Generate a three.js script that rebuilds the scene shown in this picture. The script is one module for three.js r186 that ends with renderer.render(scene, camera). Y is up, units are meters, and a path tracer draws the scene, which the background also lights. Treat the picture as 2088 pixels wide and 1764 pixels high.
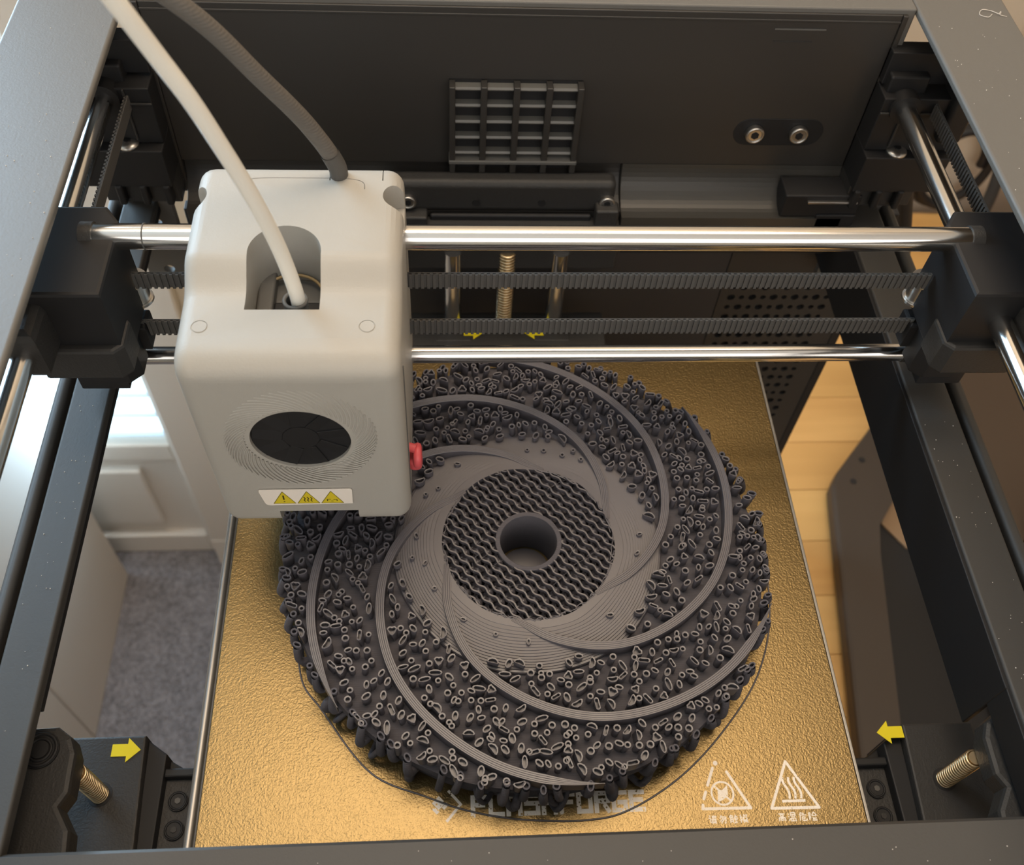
import * as THREE from 'three';
import { RoundedBoxGeometry } from 'three/addons/geometries/RoundedBoxGeometry.js';
import { mergeGeometries, mergeVertices, toCreasedNormals } from 'three/addons/utils/BufferGeometryUtils.js';
import { RectAreaLightUniformsLib } from 'three/addons/lights/RectAreaLightUniformsLib.js';
import { Brush, Evaluator, SUBTRACTION } from 'three-bvh-csg';

// ---------------------------------------------------------------- camera, light, exposure
const scene = new THREE.Scene();
const camera = new THREE.PerspectiveCamera(47.94, 2088 / 1764, 0.01, 30);
camera.position.set(-0.0285, 0.3331, 0.1703);
camera.up.set(0.0097, 0.5749, -0.8181);
camera.lookAt(camera.position.clone().add(new THREE.Vector3(0.0666, -0.8167, -0.5732)));
camera.focus = 0.33;
camera.userData.fStop = 17;
scene.add(camera);
scene.background = new THREE.Color(0x9fb4c8);

const renderer = new THREE.WebGLRenderer({ antialias: true });
renderer.toneMapping = THREE.LinearToneMapping;
renderer.toneMappingExposure = 1.18;
renderer.shadowMap.enabled = true;
RectAreaLightUniformsLib.init();

const LAMPS = [   // ceiling panels: x, z, width, depth (metres), colour, intensity, label
  [0.02, -0.24, 1.0, 0.42, 0xffe7cb, 6.4, 'long warm ceiling lamp directly above the printer'],
];
const DAYLIGHT = { colour: 0xbfe2ff, intensity: 9, front: 0xfff0e2, frontIntensity: 0.75 };

// ---------------------------------------------------------------- helpers (all shapes in millimetres)
const MM = 0.001, PI = Math.PI;
let seed = 20240607;
const rnd = () => { seed |= 0; seed = (seed + 0x6d2b79f5) | 0; let t = Math.imul(seed ^ (seed >>> 15), 1 | seed); t = (t + Math.imul(t ^ (t >>> 7), 61 | t)) ^ t; return ((t ^ (t >>> 14)) >>> 0) / 4294967296; };
const rr = (a, b) => a + (b - a) * rnd();
const names = {};
const numbered = (n) => { const k = names[n] = (names[n] ?? -1) + 1; return k ? `${n}_${String(k).padStart(3, '0')}` : n; };
const V = (x, y, z) => new THREE.Vector3(x, y, z);

function clean(g) { let q = g.index ? g.toNonIndexed() : g.clone(); for (const k of Object.keys(q.attributes)) if (!['position', 'normal', 'uv'].includes(k)) q.deleteAttribute(k); if (!q.attributes.normal) q.computeVertexNormals(); q.morphAttributes = {}; return q; }
function boxUV(g, tile) {                       // planar uv by the main direction of each face, one unit of uv = tile mm
  const p = g.attributes.position, n = g.attributes.normal, uv = new Float32Array(p.count * 2);
  for (let i = 0; i < p.count; i += 3) {
    let nx = 0, ny = 0, nz = 0;
    for (let k = 0; k < 3; k++) { nx += n.getX(i + k); ny += n.getY(i + k); nz += n.getZ(i + k); }
    nx = Math.abs(nx); ny = Math.abs(ny); nz = Math.abs(nz);
    for (let k = 0; k < 3; k++) {
      const j = i + k, x = p.getX(j), y = p.getY(j), z = p.getZ(j);
      const [a, b] = ny >= nx && ny >= nz ? [x, -z] : nx >= nz ? [z, y] : [x, y];
      uv[2 * j] = a / tile; uv[2 * j + 1] = b / tile;
    }
  }
  g.setAttribute('uv', new THREE.BufferAttribute(uv, 2));
}
// one mesh from any number of geometries in mm
function mesh(name, geos, mat, parent, opt = {}) {
  const list = (Array.isArray(geos) ? geos : [geos]).map(clean);
  let g = list.length > 1 ? mergeGeometries(list.map((q) => { if (!q.attributes.uv) q.setAttribute('uv', new THREE.BufferAttribute(new Float32Array(q.attributes.position.count * 2), 2)); return q; })) : list[0];
  if (!opt.keepUV) boxUV(g, opt.tile ?? 50);
  g.scale(MM, MM, MM);
  const m = new THREE.Mesh(g, mat);
  m.name = parent ? name : numbered(name);
  m.castShadow = m.receiveShadow = true;
  (parent ?? scene).add(m);
  if (parent) { const n = parent.userData.counts ??= {}; const k = n[name] = (n[name] ?? -1) + 1; if (k) m.name = `${name}_${String(k).padStart(3, '0')}`; }
  return m;
}
function thing(name, label, category, group, base = [0, 0, 0]) {
  const o = new THREE.Group(); o.name = numbered(name); o.userData = { label, category }; if (group) o.userData.group = group;
  o.position.set(base[0] * MM, base[1] * MM, base[2] * MM); scene.add(o); return o;
}
function tag(o, label, category, group) { o.userData.label = label; o.userData.category = category; if (group) o.userData.group = group; return o; }
const struct = (name, geos, mat, opt) => { const m = mesh(name, geos, mat, null, opt); m.name = name; m.userData.kind = 'structure'; return m; };

// box from min/max corner, with a small chamfer
function bx(x0, x1, y0, y1, z0, z1, r = 0.6) {
  const w = x1 - x0, h = y1 - y0, d = z1 - z0; r = Math.min(r, w / 2.2, h / 2.2, d / 2.2);
  const g = r > 0 ? new RoundedBoxGeometry(w, h, d, 2, r) : new THREE.BoxGeometry(w, h, d);
  return g.translate((x0 + x1) / 2, (y0 + y1) / 2, (z0 + z1) / 2);
}
function rod(a, b, r, seg = 24, r2 = r) {       // cylinder between two points
  const A = V(...a), B = V(...b), d = B.clone().sub(A), g = new THREE.CylinderGeometry(r2, r, d.length(), seg);
  g.applyQuaternion(new THREE.Quaternion().setFromUnitVectors(V(0, 1, 0), d.clone().normalize()));
  return g.translate(...A.clone().add(B).multiplyScalar(0.5).toArray());
}
const disc = (x, y, z, r, h, axis = 'y', seg = 24) => { const g = new THREE.CylinderGeometry(r, r, h, seg); if (axis === 'z') g.rotateX(PI / 2); if (axis === 'x') g.rotateZ(PI / 2); return g.translate(x, y, z); };
const torus = (x, y, z, R, r, axis = 'y', seg = 28) => { const g = new THREE.TorusGeometry(R, r, 8, seg); if (axis === 'y') g.rotateX(PI / 2); if (axis === 'x') g.rotateY(PI / 2); return g.translate(x, y, z); };
const tube = (pts, r, seg = 40, rad = 10) => new THREE.TubeGeometry(new THREE.CatmullRomCurve3(pts.map((p) => V(...p)), false, 'centripetal'), seg, r, rad, false);
const shapeOf = (pts) => { const s = new THREE.Shape(); pts.forEach(([x, y], i) => (i ? s.lineTo(x, y) : s.moveTo(x, y))); s.closePath(); return s; };
// plan outline (x, z) raised from y0 to y1
function slab(pts, y0, y1, bevel = 0.5, holes = []) {
  const s = shapeOf(pts.map(([x, z]) => [x, -z])); for (const h of holes) s.holes.push(new THREE.Path(h.map(([x, z]) => new THREE.Vector2(x, -z))));
  const g = new THREE.ExtrudeGeometry(s, { depth: y1 - y0 - 2 * bevel, bevelEnabled: bevel > 0, bevelSize: bevel, bevelThickness: bevel, bevelOffset: -bevel, bevelSegments: 2, curveSegments: 8 });
  return g.rotateX(-PI / 2).translate(0, y0 + bevel, 0);
}
// upright outline (x, y) with depth z0..z1
function plate(pts, z0, z1, bevel = 0.4, holes = []) {
  const s = Array.isArray(pts) ? shapeOf(pts) : pts; for (const h of holes) s.holes.push(h);
  const g = new THREE.ExtrudeGeometry(s, { depth: z1 - z0 - 2 * bevel, bevelEnabled: bevel > 0, bevelSize: bevel, bevelThickness: bevel, bevelOffset: -bevel, bevelSegments: 2, curveSegments: 10 });
  return g.translate(0, 0, z0 + bevel);
}
// side outline (z, y) swept from x0 to x1
function profileX(pts, x0, x1, bevel = 0.5, segs = 2) {
  const s = shapeOf(pts.map(([z, y]) => [-z, y]));
  const g = new THREE.ExtrudeGeometry(s, { depth: x1 - x0 - 2 * bevel, bevelEnabled: bevel > 0, bevelSize: bevel, bevelThickness: bevel, bevelOffset: -bevel, bevelSegments: segs, curveSegments: 8 });
  return g.rotateY(PI / 2).translate(x0 + bevel, 0, 0);
}
function geo(pos, idx) { const g = new THREE.BufferGeometry(); g.setAttribute('position', new THREE.Float32BufferAttribute(pos, 3)); g.setIndex(idx); g.computeVertexNormals(); return g; }

// ---------------------------------------------------------------- procedural textures
function lattice(n, s) { const a = new Float32Array(n * n); let q = s; for (let i = 0; i < n * n; i++) { q = (Math.imul(q, 1664525) + 1013904223) | 0; a[i] = (q >>> 0) / 4294967296; } return a; }
function pnoise(n, s) {                          // periodic value noise on an n x n lattice, arguments 0..1
  const a = lattice(n, s);
  return (u, v) => {
    const x = u * n, y = v * n, xi = Math.floor(x), yi = Math.floor(y), fx = x - xi, fy = y - yi;
    const sx = fx * fx * (3 - 2 * fx), sy = fy * fy * (3 - 2 * fy), m = (k) => ((k % n) + n) % n;
    const p = (i, j) => a[m(j) * n + m(i)];
    return (p(xi, yi) * (1 - sx) + p(xi + 1, yi) * sx) * (1 - sy) + (p(xi, yi + 1) * (1 - sx) + p(xi + 1, yi + 1) * sx) * sy;
  };
}
function tex(size, fn, srgb = false) {
  const d = new Uint8Array(size * size * 4);
  for (let j = 0; j < size; j++) for (let i = 0; i < size; i++) { const c = fn(i / size, j / size), k = 4 * (j * size + i); const v = Array.isArray(c) ? c : [c, c, c]; for (let q = 0; q < 3; q++) d[k + q] = Math.max(0, Math.min(255, v[q] * 255)); d[k + 3] = 255; }
  const t = new THREE.DataTexture(d, size, size, THREE.RGBAFormat); t.wrapS = t.wrapT = THREE.RepeatWrapping; t.magFilter = THREE.LinearFilter; t.minFilter = THREE.LinearMipmapLinearFilter; t.generateMipmaps = true;
  if (srgb) t.colorSpace = THREE.SRGBColorSpace; t.needsUpdate = true; return t;
}
const n16 = pnoise(16, 11), n64 = pnoise(64, 12), n128 = pnoise(128, 13), n200 = pnoise(200, 14), n8 = pnoise(8, 15), n32 = pnoise(32, 16);
const grainBump = tex(1024, (u, v) => 0.6 * n64(u, v) + 0.4 * n128(u, v));          // tile of 40 mm: 0.3 to 0.6 mm grain
const powderBump = tex(512, (u, v) => 0.6 * n128(u, v) + 0.4 * n64(u, v));
const layerBump = tex(256, (u, v) => 0.5 + 0.5 * Math.sin(v * 2 * PI * 64) * 0.7 + 0.3 * (n64(u, v) - 0.5));
const smudge = tex(256, (u, v) => 0.5 + 0.5 * (0.6 * n8(u, v) + 0.4 * n32(u, v)));
const carpetTex = tex(512, (u, v) => { const t = 0.45 * n64(u, v) + 0.35 * n128(u, v) + 0.2 * n16(u, v), k = 0.2 + 0.5 * t; return [k * 1.0, k * 0.94, k * 0.92]; });
const carpetBump = tex(512, (u, v) => 0.5 * n128(u, v) + 0.5 * n200(u, v));
const woodTex = (s) => { const a = pnoise(8, s), b = pnoise(32, s + 1), c = pnoise(96, s + 2); return tex(512, (u, v) => { const g = a(u * 0.5, v) * 0.5 + b(u * 0.125, v) * 0.3 + c(u * 0.06, v) * 0.2; const k = 0.86 + 0.16 * g; return [0.9 * k, 0.72 * k * (0.97 + 0.05 * g), 0.46 * k * (0.92 + 0.12 * g)]; }, true); };

const std = (o) => new THREE.MeshStandardMaterial(o);
const M = {
  frame: std({ color: new THREE.Color(0.13, 0.124, 0.113), roughness: 0.46, bumpMap: powderBump, bumpScale: 0.00003 }),
  beam: std({ color: new THREE.Color(0.052, 0.049, 0.045), roughness: 0.55, bumpMap: powderBump, bumpScale: 0.00003 }),  // frame coat darkened: shade over the front and middle beams put into the colour
  panel: std({ color: new THREE.Color(0.034, 0.031, 0.028), roughness: 0.42 }),
  black: std({ color: new THREE.Color(0.009, 0.009, 0.0102), roughness: 0.6 }),
  dark: std({ color: new THREE.Color(0.028, 0.027, 0.026), roughness: 0.55, bumpMap: powderBump, bumpScale: 0.00008 }),
  grey: std({ color: new THREE.Color(0.11, 0.107, 0.1), roughness: 0.6 }),
  chrome: std({ color: new THREE.Color(0.78, 0.77, 0.75), metalness: 1, roughness: 0.16 }),
  steel: std({ color: new THREE.Color(0.62, 0.6, 0.57), metalness: 1, roughness: 0.32 }),
  brass: std({ color: new THREE.Color(0.7, 0.56, 0.36), metalness: 1, roughness: 0.3 }),
  shell: std({ color: new THREE.Color(0.4, 0.38, 0.34), roughness: 0.5, bumpMap: powderBump, bumpScale: 0.00003 }),
  plastic: new THREE.MeshPhysicalMaterial({ color: new THREE.Color(0.085, 0.08, 0.092), roughness: 0.36, ior: 1.65 }),
  layered: std({ color: new THREE.Color(0.085, 0.08, 0.092), roughness: 0.9, bumpMap: layerBump, bumpScale: 0.0001 }),
  wall: std({ color: new THREE.Color(0.03, 0.03, 0.033), roughness: 0.6 }),
  rubber: std({ color: new THREE.Color(0.085, 0.08, 0.074), roughness: 0.7 }),
  ptfe: new THREE.MeshPhysicalMaterial({ color: new THREE.Color(0.88, 0.85, 0.77), roughness: 0.3, transmission: 0.1, thickness: 0, ior: 1.35 }),
  yellow: std({ color: new THREE.Color(0.9, 0.74, 0.01), roughness: 0.5 }),
  red: std({ color: new THREE.Color(0.62, 0.09, 0.1), roughness: 0.45 }),
  edge: std({ color: new THREE.Color(0.32, 0.31, 0.29), metalness: 0.8, roughness: 0.4 }),
  white: std({ color: new THREE.Color(0.7, 0.64, 0.57), roughness: 0.6 }),
  beige: std({ color: new THREE.Color(0.62, 0.54, 0.43), roughness: 0.8 }),
};

// ---------------------------------------------------------------- the room
{
  const carpet = std({ color: new THREE.Color(0.62, 0.6, 0.62), map: carpetTex, roughness: 1, bumpMap: carpetBump, bumpScale: 0.006 });
  struct('floor', bx(-1700, 2000, -1100, -1050, -670, 1500, 0), carpet, { tile: 260 });
  struct('ceiling', bx(-1700, 2000, 1400, 1450, -670, 1500, 0), std({ color: new THREE.Color(0.78, 0.75, 0.7), roughness: 0.95 }));
  // back wall with a door opening at the left (x -1180 .. -385)
  struct('wall_back', [bx(-385, 2000, -1050, 1400, -670, -570, 0), bx(-1700, -1180, -1050, 1400, -670, -570, 0), bx(-1180, -385, 950, 1400, -670, -570, 0)], M.beige);
  struct('wall_left', bx(-1700, -1600, -1050, 1400, -570, 1400, 0), M.beige);
  struct('wall_right', bx(1900, 2000, -1050, 1400, -570, 1400, 0), M.beige);
  struct('wall_front', bx(-1600, 1900, -1050, 1400, 1400, 1500, 0), M.beige);
  const win = new THREE.Group(); win.name = 'window_1'; win.userData.kind = 'structure'; scene.add(win);
  mesh('frame', [bx(-960, -900, 190, 1290, 1360, 1400, 3), bx(1300, 1360, 190, 1290, 1360, 1400, 3), bx(-960, 1360, 190, 250, 1355, 1400, 3), bx(-960, 1360, 1250, 1310, 1360, 1400, 3)], M.white, win);
  mesh('pane', bx(-900, 1300, 250, 1250, 1384, 1390, 0), std({ color: 0x000000, emissive: new THREE.Color(1.04, 1.0, 0.96), emissiveIntensity: 1.2, roughness: 0.2 }), win);
  const LF = new THREE.RectAreaLight(DAYLIGHT.front, DAYLIGHT.frontIntensity, 2.2, 1.0); LF.position.set(0.2, 0.75, 1.378); LF.lookAt(0.2, 0.75, 0); scene.add(LF);
  struct('baseboard_back', profileX([[-570, -1050], [-556, -1050], [-556, -980], [-562, -968], [-570, -965]], -384, 1900, 0.3), M.white);
  struct('trim_1', [bx(-385, -318, -1050, 960, -570, -557, 3), bx(-1247, -1180, -1050, 960, -570, -557, 3), bx(-1247, -318, 950, 1020, -570, -557, 3)], M.white);
  // glazed door: raised lower panel, glass half with slatted blind, lit by the daylight behind
  const door = new THREE.Group(); door.name = 'door_1'; door.userData.kind = 'structure'; scene.add(door);
  mesh('rail', [bx(-1180, -1100, -1048, 948, -615, -578, 2), bx(-398, -386, -1048, 948, -615, -578, 2), bx(-1100, -398, -1048, -1000, -615, -578, 2), bx(-1100, -398, -790, -756, -615, -578, 2), bx(-1100, -398, 860, 948, -615, -578, 2)], M.white, door);
  mesh('lower_panel', [bx(-1100, -398, -1000, -790, -612, -590, 0), bx(-1060, -452, -968, -822, -596, -580, 5)], M.white, door);
  const glow = std({ color: 0x000000, emissive: new THREE.Color(0.62, 0.86, 1.0), emissiveIntensity: 2.6, roughness: 0.2 });
  mesh('pane', bx(-1100, -398, -760, 860, -603, -599, 0), glow, door);
  const slat = std({ color: new THREE.Color(0.5, 0.56, 0.62), roughness: 0.8 });
  for (let i = 0; i < 38; i++) mesh('slat', bx(-1098, -400, -0.7, 0.7, -9, 9, 0).rotateX(-0.62).translate(0, -742 + i * 42, -588), slat, door);
  const L = new THREE.RectAreaLight(DAYLIGHT.colour, DAYLIGHT.intensity, 0.66, 1.56); L.position.set(-0.76, 0.06, -0.568); L.lookAt(-0.76, 0.06, 1); scene.add(L);
}
LAMPS.forEach(([x, z, w, d, col, power, label]) => {
  const t = thing('ceiling_lamp', label, 'lamp', null, [x * 1000, 1400, z * 1000]);
  const W = w * 500, D = d * 500;
  mesh('housing', [bx(-W - 15, W + 15, -28, 0, -D - 15, -D, 2), bx(-W - 15, W + 15, -28, 0, D, D + 15, 2), bx(-W - 15, -W, -28, 0, -D, D, 2), bx(W, W + 15, -28, 0, -D, D, 2)], M.white, t);
  const c = new THREE.Color(col);
  mesh('diffuser', bx(-W, W, -20, -14, -D, D, 0), std({ color: 0x000000, emissive: c, emissiveIntensity: power * 0.2, roughness: 0.6 }), t);
  const L = new THREE.RectAreaLight(col, power, w, d); L.position.set(x, 1.4 - 0.03, z); L.lookAt(x, 0, z); scene.add(L);
});

// ---------------------------------------------------------------- table, carpet side furniture
{
  const t = thing('table', 'pale pine table of glued staves carrying the printer', 'table', null, [520, -1050, -20]);
  const woods = [woodTex(31), woodTex(57), woodTex(83)].map((m, i) => std({ map: m, color: new THREE.Color([1, 0.94, 0.97][i], [0.98, 0.9, 0.97][i], [0.95, 0.83, 0.93][i]), roughness: 0.5 }));
  for (let i = 0; i < 24; i++) { const z = -548 + i * 46; mesh('stave', bx(-706, 700, 705, 735, z + 20, z + 65.6, 0.5).translate(0, 0, 0), woods[(i * 7 + (i >> 2)) % 3], t, { tile: 400 }); }
  for (const [x, z] of [[-660, -480], [650, -480], [-660, 520], [650, 520]]) mesh('leg', bx(x - 30, x + 30, 0, 705, z - 30, z + 30, 2), woods[1], t, { tile: 400 });
}
{
  const t = thing('cabinet', 'tall white cabinet side standing on the grey carpet at the left', 'cabinet', null, [-690, -1050, -300]);
  mesh('side_panel', [bx(140, 168, 0, 1150, -240, 12, 1.5)], M.white, t);
  mesh('side_panel', [bx(140, 168, 0, 1150, 14, 420, 1.5)], M.white, t);
  mesh('carcass', [bx(-250, 140, 20, 1150, -235, 415, 1)], M.white, t);
  mesh('plinth', bx(-240, 150, 0, 20, -225, 405, 1), M.grey, t);
}

// ---------------------------------------------------------------- printer body
const printer = thing('printer_body', 'dark grey open frame desktop 3D printer body with top frame and back panel', '3d printer', null, [0, -315, 0]);
const P = (name, geos, mat, opt, parent = printer) => { const l = (Array.isArray(geos) ? geos : [geos]).map((g) => clean(g).translate(0, 315, 0)); return mesh(name, l, mat, parent, opt); };
{
  // top frame: two side beams that drop towards the front, and a rear beam
  const sideTop = [[-205, 133], [112, 133], [150, 96], [150, 30], [142, 30], [142, 92], [110, 124], [-205, 124]];
  P('side_beam', [bx(-178, -142, 129.8, 133, -205, 112, 1.2), profileX(sideTop.map(([z, y]) => [z, y - 3]), -177.6, -168, 1, 3)], M.frame);
  P('side_beam', [bx(150, 186, 129.8, 133, -205, 112, 1.2), profileX(sideTop.map(([z, y]) => [z, y - 3]), 176, 185.6, 1, 3)], M.frame);
  P('rear_beam', bx(-142, 150, 116, 133, -205, -163, 0.8), M.frame);
  // middle frame: left, right and front beams
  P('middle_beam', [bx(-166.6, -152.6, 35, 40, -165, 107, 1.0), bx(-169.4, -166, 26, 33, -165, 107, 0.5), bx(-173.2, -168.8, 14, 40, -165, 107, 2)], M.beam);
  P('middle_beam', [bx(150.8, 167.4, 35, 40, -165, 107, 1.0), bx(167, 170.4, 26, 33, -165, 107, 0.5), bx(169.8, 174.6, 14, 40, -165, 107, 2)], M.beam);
  P('inner_rail', [bx(149.4, 151.4, 6, 39, -165, 66, 0.4), bx(149.7, 151.2, 24.3, 38.7, 62, 106, 0.4)], M.black);
  P('inner_rail', bx(-156, -152.4, 33.5, 36.5, -165, 63, 0.4), M.black);
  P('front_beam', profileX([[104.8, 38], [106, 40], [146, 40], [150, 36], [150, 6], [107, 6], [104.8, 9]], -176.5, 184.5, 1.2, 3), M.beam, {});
  // back panel: flat sheet between the corner housings with a rolled bottom lip
  P('back_panel', bx(-138, 145, 60, 131, -166, -162, 0.4), M.panel);
  P('panel_edge', [bx(-140, -138, 44, 131, -166, -161.2, 0.3), bx(145, 147, 44, 131, -166, -161.2, 0.3), bx(-138, 145, 127.6, 128.6, -162.2, -161.6, 0.3)], M.panel);
  const lipMat = std({ color: new THREE.Color(0.05, 0.047, 0.042), roughness: 0.36 }), lip = []; for (let i = 0; i <= 12; i++) { const a = (i / 12) * PI / 2; lip.push([-162 + 14 * (1 - Math.cos(a)), 60 - 16 * Math.sin(a)]); }
  P('panel_lip', profileX([[-166, 60], ...lip, [-146, 44], [-146, 24], [-166, 24]], 48, 146, 0.3), lipMat);
  P('panel_lip', profileX([[-166, 60], ...lip.map(([z, y]) => [z - 3, y]), [-150, 44], [-150, 24], [-166, 24]], -138, 48, 0.3), M.panel);
  P('lip_edge', bx(50, 143, 24, 35.2, -146.5, -144.8, 0.4), M.black);
  // printed marks on the panel: two fine raised lines near the top right
  P('raised_line', bx(97, 117, 124.4, 124.9, -162, -161.6, 0), M.grey);
  P('raised_line', bx(97.5, 113, 119.2, 119.6, -162, -161.7, 0), M.dark);
  // oval recess with two screws
  const oval = new THREE.Shape(); oval.absarc(99, 0, 6.6, PI / 2, 1.5 * PI); oval.absarc(124, 0, 6.6, -PI / 2, PI / 2);
  P('screw_recess', plate(oval, -162.2, -161.7, 0.15).translate(0, 77.4, 0), M.black);
  for (const x of [101, 119.8]) { const s = P('screw', [disc(x, 77.5, -160.4, 3.9, 2.2, 'z', 28), torus(x, 77.5, -159.3, 3.3, 0.55, 'z')], M.steel); mesh('socket', disc(x, 77.5 + 315, -159.2, 1.7, 0.5, 'z', 6), M.black, s); }
}
{
  // vent grille: frame that stands 5 mm proud, 3 uprights and 6 cross slats
  const x0 = -26.4, x1 = 26.6, y0 = 62, y1 = 101, z = -162;
  const vent = std({ color: new THREE.Color(0.13, 0.124, 0.112), roughness: 0.26 });
  P('vent_backing', bx(x0, x1, 57.5, y1, z, z + 0.8, 0), M.black);
  P('vent_frame', [bx(x0, x0 + 2.4, 57.5, y1, z, z + 6, 0.4), bx(x1 - 2.4, x1, 57.5, y1, z, z + 6, 0.4), bx(x0, x1, 57.3, 58.4, z, z + 5, 0.3)], M.panel);
  for (let i = 0; i < 3; i++) P('vent_upright', bx(x0 + 12.4 + i * 12.9, x0 + 15 + i * 12.9, 57.6, y1, z, z + 5.8, 0.4), M.panel);
  for (let i = 0; i < 5; i++) { const yy = 67.6 + i * 7.7; P('vent_slat', profileX([[z, yy], [z + 3.6, yy - 0.3], [z + 4, yy + 0.4], [z + 3.4, yy + 1.2], [z, yy + 1.6]], x0 + 1, x1 - 1, 0.1), vent); }
  P('vent_sill', bx(x0 - 0.3, x1 + 0.3, 64.2, 66, z, z + 6.6, 0.5), M.grey);
}
{
  // motor bracket under the panel with four screws
  P('motor_bracket', [bx(-52, 44.5, 44, 60, -158, -149, 3), bx(-49, 47.5, 20, 41.4, -150, -138.5, 1.2), bx(-52, -36, 34, 46, -150, -143, 1), bx(36, 46, 34, 50, -150, -143, 1)], M.dark);
  P('bracket_slot', bx(-35, 35, 40.6, 44.2, -149.2, -146.8, 1.4), M.black);
  for (const [x, y, zz, r] of [[-44, 50.5, -148.4, 3.4], [41, 50.5, -148.4, 3.4]]) { const s = P('screw', [disc(x, y, zz, r, 2.2, 'z'), torus(x, y, zz + 1.1, r * 0.8, 0.5, 'z')], M.steel); mesh('socket', disc(x, y + 315, zz + 1.2, 1.5, 0.4, 'z', 6), M.black, s); }
  for (const [x, y] of [[-44, 36.5], [-14, 35.5], [13, 35.5], [33, 35.5], [42, 36.5]]) P('screw', [disc(x, y, -138.2, 3, 1.6, 'z'), torus(x, y, -137.4, 2.4, 0.4, 'z')], M.black);
  for (const x of [-15, 13]) P('rivet', disc(x, 49.5, -148.8, 1.7, 0.8, 'z'), M.black);
  // corner housings at the back, with ribs, screw and small feet
  for (const s of [-1, 1]) {
    const X = (a, b) => (s < 0 ? [-b, -a] : [a + 6, b + 6]);
    const B = (a, b, y0, y1, z0, z1, r = 0.6) => { const [p, q] = X(a, b); return bx(p, q, y0, y1, z0, z1, r); };
    P('corner_housing', [B(139, 176, 104, 118, -166, -158), B(139, 176, 78, 103, -166, -150), B(139, 175, 60, 78, -166, -145)], M.black);
    P('housing_rib', [B(139, 160, 96, 97, -150, -149), B(148, 149, 80, 103, -150, -149)], M.dark);
    P('housing_step', [B(139, 168, 50, 61, -166, -148), B(139, 166, 46, 50, -166, -152)], M.dark);
    for (let i = 0; i < 3; i++) P('housing_foot', B(140 + i * 9.5, 143 + i * 9.5, 51, 61, -149, -144, 1), M.black);
    const [a, b] = X(149, 156); const sc = P('screw', [new THREE.SphereGeometry(4.4, 20, 10).scale(1, 0.4, 1).translate((a + b) / 2, 78.5, -149)], M.steel); mesh('socket', disc((a + b) / 2, 80.4 + 315, -149, 1.5, 0.4, 'y', 6), M.black, sc);
    // rear post with two holes
    const [p, q] = X(147, 167);
    const hole = (x, y) => { const h = new THREE.Path(); h.absarc(x, y, 2.4, 0, 2 * PI); return h; };
    P('rear_post', plate([[p, 46], [q, 46], [q, -6], [p, -6]], -164, -160, 0.3, [hole((p + q) / 2, 40), hole((p + q) / 2 + 1, 27), hole((p + q) / 2, -2)]), M.grey);
    P('pulley_plate', B(166, 176, 84, 112, -160, -146, 2), M.black);
  }
  P('slot_cover', [bx(118, 152, 44, 56, -160, -147, 0.8), bx(134, 152, 24, 46, -152, -146, 0.8)], M.black);
  P('side_bracket', bx(128, 150, 52.6, 53.6, -147, -145.5, 0.2), M.steel);
  // lower back: plain sheet, perforated vent at the right, housing beneath
  P('lower_back', [bx(-146, 112, -300, 26, -176, -170, 0.5)], M.wall);
  const per = shapeOf([[112, 26], [184, 26], [184, -220], [112, -220]]);
  for (let r = 0; r < 24; r++) for (let k = 0; k < 10; k++) { const big = (r + k) % 2, h = new THREE.Path(); h.absarc(118 + k * 5.6 + (r % 2) * 0.4, -24 - r * 7.4, big ? 2.1 : 1.5, 0, 2 * PI, true); per.holes.push(h); }
  const g = new THREE.ExtrudeGeometry(per, { depth: 2.5, bevelEnabled: false, curveSegments: 5 }).translate(0, 0, -172);
  P('perforated_panel', g, M.dark);
  P('electronics_housing', [bx(114, 183, -220, 22, -184, -172.1, 0), bx(181, 186, -300, 26, -200, -169, 0.6)], M.black);
  // base
  P('base', [bx(-180, 182, -315, -300, -200, 150, 2), bx(-180, 182, -300, -285, -200, -176, 1)], M.black);
  for (const [x, z] of [[-170, 128], [176, 128]]) P('front_post', bx(x - 8, x + 8, -300, 10, z - 8, z + 10, 1.5), M.frame);
}
{
  // two guide rods along the sides and the z axis
  for (const x of [-156.3, 154.4]) P('guide_rod', rod([x, 99, -158], [x, 99, 106], 4), M.chrome, {});
  for (const x of [-156.3, 154.4]) P('rod_clamp', [disc(x, 99, -152, 6.2, 8, 'z'), bx(x - 8, x + 8, 90, 110, -166, -154, 1)], M.black);
  for (const [x, s] of [[-156.3, -1], [154.4, 1]]) P('rod_clamp', [disc(x, 99, 104, 6.2, 8, 'z'), bx(Math.min(x - 7, x + s * 20), Math.max(x + 7, x + s * 20), 91, 107, 103, 111, 1)], M.black);
  for (const x of [-25.2, 22.4]) P('guide_rod', rod([x, -300, -140], [x, 30, -140], 4), M.chrome);
  const scr = []; for (let i = 0; i <= 400; i++) { const a = i / 400 * 75 * 2 * PI; scr.push([-1.2 + 3.5 * Math.cos(a), -60 + i / 400 * 90, -140 + 3.5 * Math.sin(a)]); }
  P('lead_screw', [rod([-1.2, -300, -140], [-1.2, 30, -140], 3.3), ...Array.from({ length: 56 }, (_, i) => torus(-1.2, -70 + i * 1.8, -140, 3.4, 0.55, 'y', 18).rotateX(0))], M.brass);
}

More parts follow.
